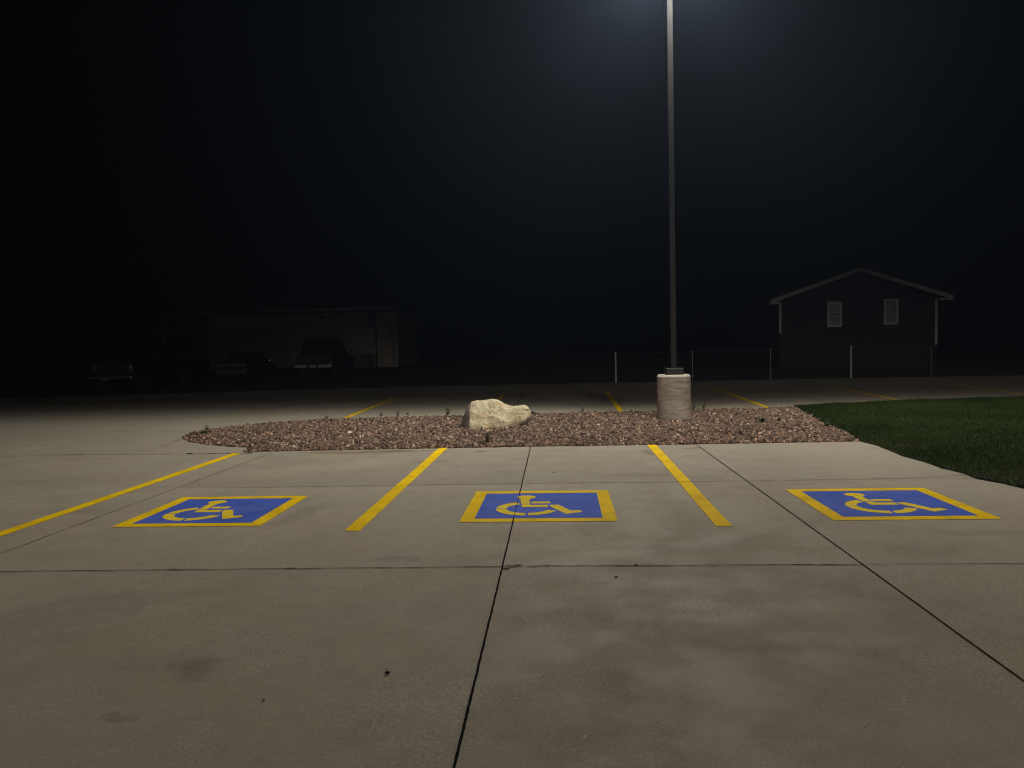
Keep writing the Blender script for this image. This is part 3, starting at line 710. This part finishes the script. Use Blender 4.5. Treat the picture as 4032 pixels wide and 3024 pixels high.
# ------------------------------------------------------------------ long low building with carport
def shed():
    t = empty('low_building', (-20.1,60,0), 0, 'long low tan building with a flat pale eave at the left', 'building')
    MB().box(-7.55,7.6,0,9,-.1,4.28).build('wall', M['block'], t)
    mb = MB(); mb.add([(-8.25,-.6,4.44),(7.65,-.6,4.50),(7.65,9.3,5.0),(-8.25,9.3,4.94),(-8.25,-.6,4.52),(7.65,-.6,4.58),(7.65,9.3,5.08),(-8.25,9.3,5.02)],
                      [(0,3,2,1),(4,5,6,7),(0,1,5,4),(1,2,6,5),(2,3,7,6),(3,0,4,7)])
    mb.build('roof', M['roof'], t)
    MB().add([(-8.25,-.64,4.38),(7.65,-.64,4.44),(7.65,-.605,4.44),(-8.25,-.605,4.38),(-8.25,-.64,4.60),(7.65,-.64,4.66),(7.65,-.605,4.66),(-8.25,-.605,4.60)],
             [(0,3,2,1),(4,5,6,7),(0,1,5,4),(1,2,6,5),(2,3,7,6),(3,0,4,7)]).build('fascia', M['chrome_d'], t)
    MB().box(-7.5,-1.0,-.02,-.001,0,3.3).build('door_panel', mat('tan overhead door',(.38,.33,.26),.8,noise=(1.2,.1),bump=(1,.5,.02,(.01,.01,8))), t)
    MB().box(1.6,1.85,-.25,-.001,3.85,4.1).build('wall_lamp', M['black'], t, .02)
    c = empty('carport', (-30.1,60,0), 0, 'low carport with a thin pale roof edge attached left of the tan building', 'carport')
    MB().box(-2.2,2.5,0,6,3.16,3.24).build('roof', M['roof'], c)
    MB().box(-2.2,2.5,-.04,-.001,3.10,3.27).build('roof_edge', M['chrome_d'], c)
    for px in (-1.35,2.4): MB().box(px-.07,px+.07,.1,.24,-.07,3.159).build('post', M['white'], c)
shed()

def hoop():
    t = empty('basketball_hoop', (-11.35,48,0), 0, 'basketball hoop on a pole, seen from the side in front of the tan building', 'basketball hoop')
    MB().tube((0,0,-.07),(0,0,2.7),.055,10).tube((0,0,2.7),(-.22,0,3.0),.05,10).build('pole', M['black'], t)
    n = 20; prof = []
    for i in range(n):
        a = 2*PI*i/n; prof.append((math.copysign(abs(math.cos(a))**.6,math.cos(a))*.56, 3.22+math.copysign(abs(math.sin(a))**.6,math.sin(a))*.44))
    a = math.radians(14)
    mb = MB(); vs = []
    for dx in (0,.04):
        for (w,z) in prof: vs.append((-.24+dx+w*math.sin(a), w*math.cos(a), z))
    mb.add(vs, [tuple(range(n)), tuple(range(2*n-1,n-1,-1))]+[(i,(i+1)%n,n+(i+1)%n,n+i) for i in range(n)])
    mb.build('backboard', M['black'], t)
    r = MB(); c = Vector((-.24-.32,.0,3.05)); pts = [c+Vector((math.cos(q)*.23, math.sin(q)*.23, 0)) for q in [2*PI*i/16 for i in range(16)]]
    for i in range(16): r.tube(pts[i], pts[(i+1)%16], .012, 5)
    r.build('rim', M['black'], t)
hoop()

# ------------------------------------------------------------------ vehicles (local +y is the nose)
def wheel(parent, x, y, r, w=.21):
    mb = MB(); s = 1 if x > 0 else -1
    def ring(rr, xx, n=22): return [(xx, y+math.cos(2*PI*i/n)*rr, r+math.sin(2*PI*i/n)*rr) for i in range(n)]
    mb.loft([ring(r*.62,x-w/2),ring(r*.96,x-w/2),ring(r,x-w*.3),ring(r,x+w*.3),ring(r*.96,x+w/2),ring(r*.62,x+w/2)])
    ty = mb.build('wheel', M['rubber'], parent, smooth=False)
    MB().loft([ring(r*.60,x+s*(w/2-.03)),ring(r*.57,x+s*(w/2+.004)),ring(r*.2,x+s*(w/2-.01))]).build('rim', M['rim'], ty)
def body(parent, secs, mt, name='body', bev=.03):
    # secs: y, halfwidth sill, halfwidth waist, halfwidth top, z sill, z waist, z top
    rings = []
    for y, a, b, c, z0, z1, z2 in secs:
        rings.append([(-a,y,z0),(a,y,z0),(b,y,z0*.45+z1*.55),(b*.985,y,z1),(c,y,z2),(-c,y,z2),(-b*.985,y,z1),(-b,y,z0*.45+z1*.55)])
    return MB().loft(rings).build(name, mt, parent, bev, 2)
def sedan():
    t = empty('parked_sedan', (-16.85,41.3,-.07), 0, 'dark low sedan parked tail-out with a pale band across its tail', 'car')
    body(t, [(-2.3,.72,.80,.70,.36,.62,.82),(-2.2,.80,.88,.76,.26,.72,.97),(-1.5,.84,.90,.76,.22,.78,1.0),(-.2,.84,.91,.80,.2,.80,.98),(1.0,.84,.90,.78,.2,.78,.96),(1.9,.80,.87,.70,.24,.66,.84),(2.3,.66,.76,.6,.34,.56,.68)], M['carpaint'], bev=.05)
    body(t, [(-1.75,.70,.72,.60,.96,.98,.99),(-1.05,.74,.74,.58,.96,1.1,1.38),(-.4,.75,.74,.58,.96,1.12,1.44),(.25,.75,.74,.57,.95,1.1,1.42),(1.15,.74,.74,.66,.93,.95,.965)], M['glass'], 'cabin', .04)
    body(t, [(-1.0,.60,.60,.57,1.385,1.40,1.42),(.25,.60,.60,.56,1.43,1.44,1.46)], M['carpaint'], 'roof', .01)
    MB().box(-.76,.76,-2.325,-2.235,.73,.90).build('tail_light', M['redlens'], t, .02)
    MB().box(-.80,.80,-2.40,-2.26,.34,.62).build('bumper', mat('faded bumper',(.07,.065,.055),.6,noise=(5,.2)), t, .04)
    for x in (-.74,.74):
        for y in (-1.4,1.35): wheel(t, x, y, .32)
    for s in (-1,1): MB().box(s*.92-.08,s*.92+.08,.62,.78,.96,1.08).build('side_mirror', M['carpaint'], t, .02)
sedan()
def suv():
    t = empty('parked_suv', (-12.55,41.5,-.07), 0, 'tall dark sport utility vehicle with a broken chrome rear bumper beside the basketball hoop', 'car')
    body(t, [(-2.3,.86,.92,.88,.55,1.0,1.30),(-2.1,.90,.97,.90,.45,1.05,1.34),(.0,.90,.98,.90,.42,1.05,1.32),(1.2,.90,.97,.88,.42,1.0,1.28),(2.2,.86,.92,.82,.48,.95,1.14),(2.45,.74,.82,.7,.55,.85,1.0)], M['carpaint2'], bev=.06)
    body(t, [(-2.2,.84,.86,.66,1.30,1.36,1.45),(-1.85,.86,.86,.70,1.31,1.5,2.0),(-.6,.86,.86,.72,1.31,1.5,2.12),(.3,.86,.86,.70,1.31,1.5,2.02),(1.25,.84,.84,.78,1.27,1.30,1.33)], M['glass'], 'cabin', .05)
    body(t, [(-1.8,.72,.72,.68,2.0,2.02,2.05),(-.6,.74,.74,.68,2.11,2.13,2.17),(.3,.72,.72,.66,2.02,2.05,2.09)], M['carpaint2'], 'roof', .02)
    for a, b in ((-.98,-.36),(-.22,.18),(.26,.96)): MB().box(a,b,-2.52,-2.36,.60,.76).build('bumper', M['chrome_d'], t, .03)
    for s in (-1,1):
        MB().box(s*.84-.07,s*.84+.07,-2.37,-2.30,.95,1.28).build('tail_light', mat('dark red lens',(.06,.01,.008),.25,noise=(10,.1)), t, .01)
        MB().box(s*1.06-.09,s*1.06+.09,.85,1.0,1.30,1.5).build('side_mirror', M['black'], t, .02)
    for x in (-.82,.82):
        for y in (-1.5,1.55): wheel(t, x, y, .38, .26)
suv()
def pickup():
    # nose towards the camera: turned half round
    t = empty('parked_pickup', (-17.85,32.6,-.07), PI-.02, 'pickup truck facing the lot at the far left with glinting headlight and grille bars', 'pickup truck')
    body(t, [(-2.7,.84,.94,.90,.60,1.1,1.34),(-.5,.86,.96,.92,.55,1.1,1.34),(1.0,.88,.97,.90,.5,1.05,1.30),(2.1,.88,.96,.86,.52,1.05,1.28),(2.65,.84,.92,.80,.58,1.0,1.20)], M['carpaint3'], bev=.05)
    body(t, [(-.55,.84,.86,.72,1.31,1.4,1.86),(.5,.84,.86,.72,1.31,1.4,1.92),(1.2,.84,.84,.76,1.29,1.32,1.36)], M['glass'], 'cabin', .04)
    MB().box(-.72,.72,-.5,.5,1.90,1.95).build('roof', M['carpaint3'], t, .03)
    g = MB().box(-.58,.58,2.66,2.70,.78,1.16).build('grille', M['black'], t)
    for z in (.84,.94,1.04): MB().tube((-.56,2.72,z),(.56,2.72,z),.014,6).build('grille_bar', M['chrome'], g)
    for s in (-1,1):
        MB().box(s*.74-.12,s*.74+.12,2.63,2.70,.90,1.14).build('headlight', M['lens'], t, .03)
        MB().box(s*1.07-.09,s*1.07+.09,1.0,1.14,1.32,1.56).build('side_mirror', M['black'], t, .02)
    MB().box(-.98,.98,2.72,2.88,.52,.72).build('bumper', M['chrome'], t, .05, 3)
    MB().box(-.02,.30,2.885,2.90,.50,.66).build('license_plate', M['plate'], t)
    for x in (-.84,.84):
        for y in (-1.6,1.75): wheel(t, x, y, .39, .26)
pickup()

# ------------------------------------------------------------------ haze volume added in place of lens glow round the lamp
hz = MB().box(-230,230,-70,310,-1.1,12).build('haze', None)
hz.data.materials.clear()
m = bpy.data.materials.new('glow haze'); m.use_nodes = True; nt = m.node_tree
for n in list(nt.nodes):
    if n.type != 'OUTPUT_MATERIAL': nt.nodes.remove(n)
pv = nt.nodes.new('ShaderNodeVolumePrincipled'); pv.inputs['Color'].default_value = (.50,.67,1,1)
pv.inputs['Density'].default_value = .0013; pv.inputs['Anisotropy'].default_value = .55
nt.links.new(pv.outputs[0], nt.nodes['Material Output'].inputs['Volume'])
hz.data.materials.append(m)
bpy.data.materials['led lens'].cycles.emission_sampling = 'NONE'
tag(hz, 'thin glow haze added to give the lens glare below the lamp', 'haze', kind='stuff')

# ------------------------------------------------------------------ sky, moonlight, camera
w = bpy.data.worlds.new('World'); S.world = w; w.use_nodes = True
nt = w.node_tree; bg = nt.nodes['Background']
sky = nt.nodes.new('ShaderNodeTexSky'); sky.sky_type = 'NISHITA'; sky.sun_disc = False
sky.sun_elevation = math.radians(-9); sky.sun_rotation = math.radians(200)
nt.links.new(sky.outputs[0], bg.inputs['Color']); bg.inputs['Strength'].default_value = .05

f, cx, cy = 1661., 1106., 829.5
cam = bpy.data.cameras.new('camera'); cam.sensor_width = 36; cam.lens = 36*f/2212
cam.clip_end = 1000; cam.clip_start = .05
co = bpy.data.objects.new('camera', cam); C.objects.link(co)
R = Matrix(((.99809,.01937,.05873),(.05762,.05372,-.99689),(-.02246,.99837,.0525)))
co.matrix_world = Matrix.Translation((0,0,1.55)) @ R.to_4x4()
S.camera = co
S.render.engine = 'CYCLES'
S.cycles.use_denoising = True; S.cycles.use_adaptive_sampling = False; S.cycles.filter_width = 1.1; S.cycles.use_light_tree = False
S.cycles.max_bounces = 6; S.cycles.volume_bounces = 0; S.cycles.diffuse_bounces = 3
S.cycles.sample_clamp_indirect = 4
vs = S.view_settings; vs.view_transform = 'Standard'; vs.look = 'None'; vs.exposure = 0; vs.gamma = 1; vs.use_curve_mapping = False
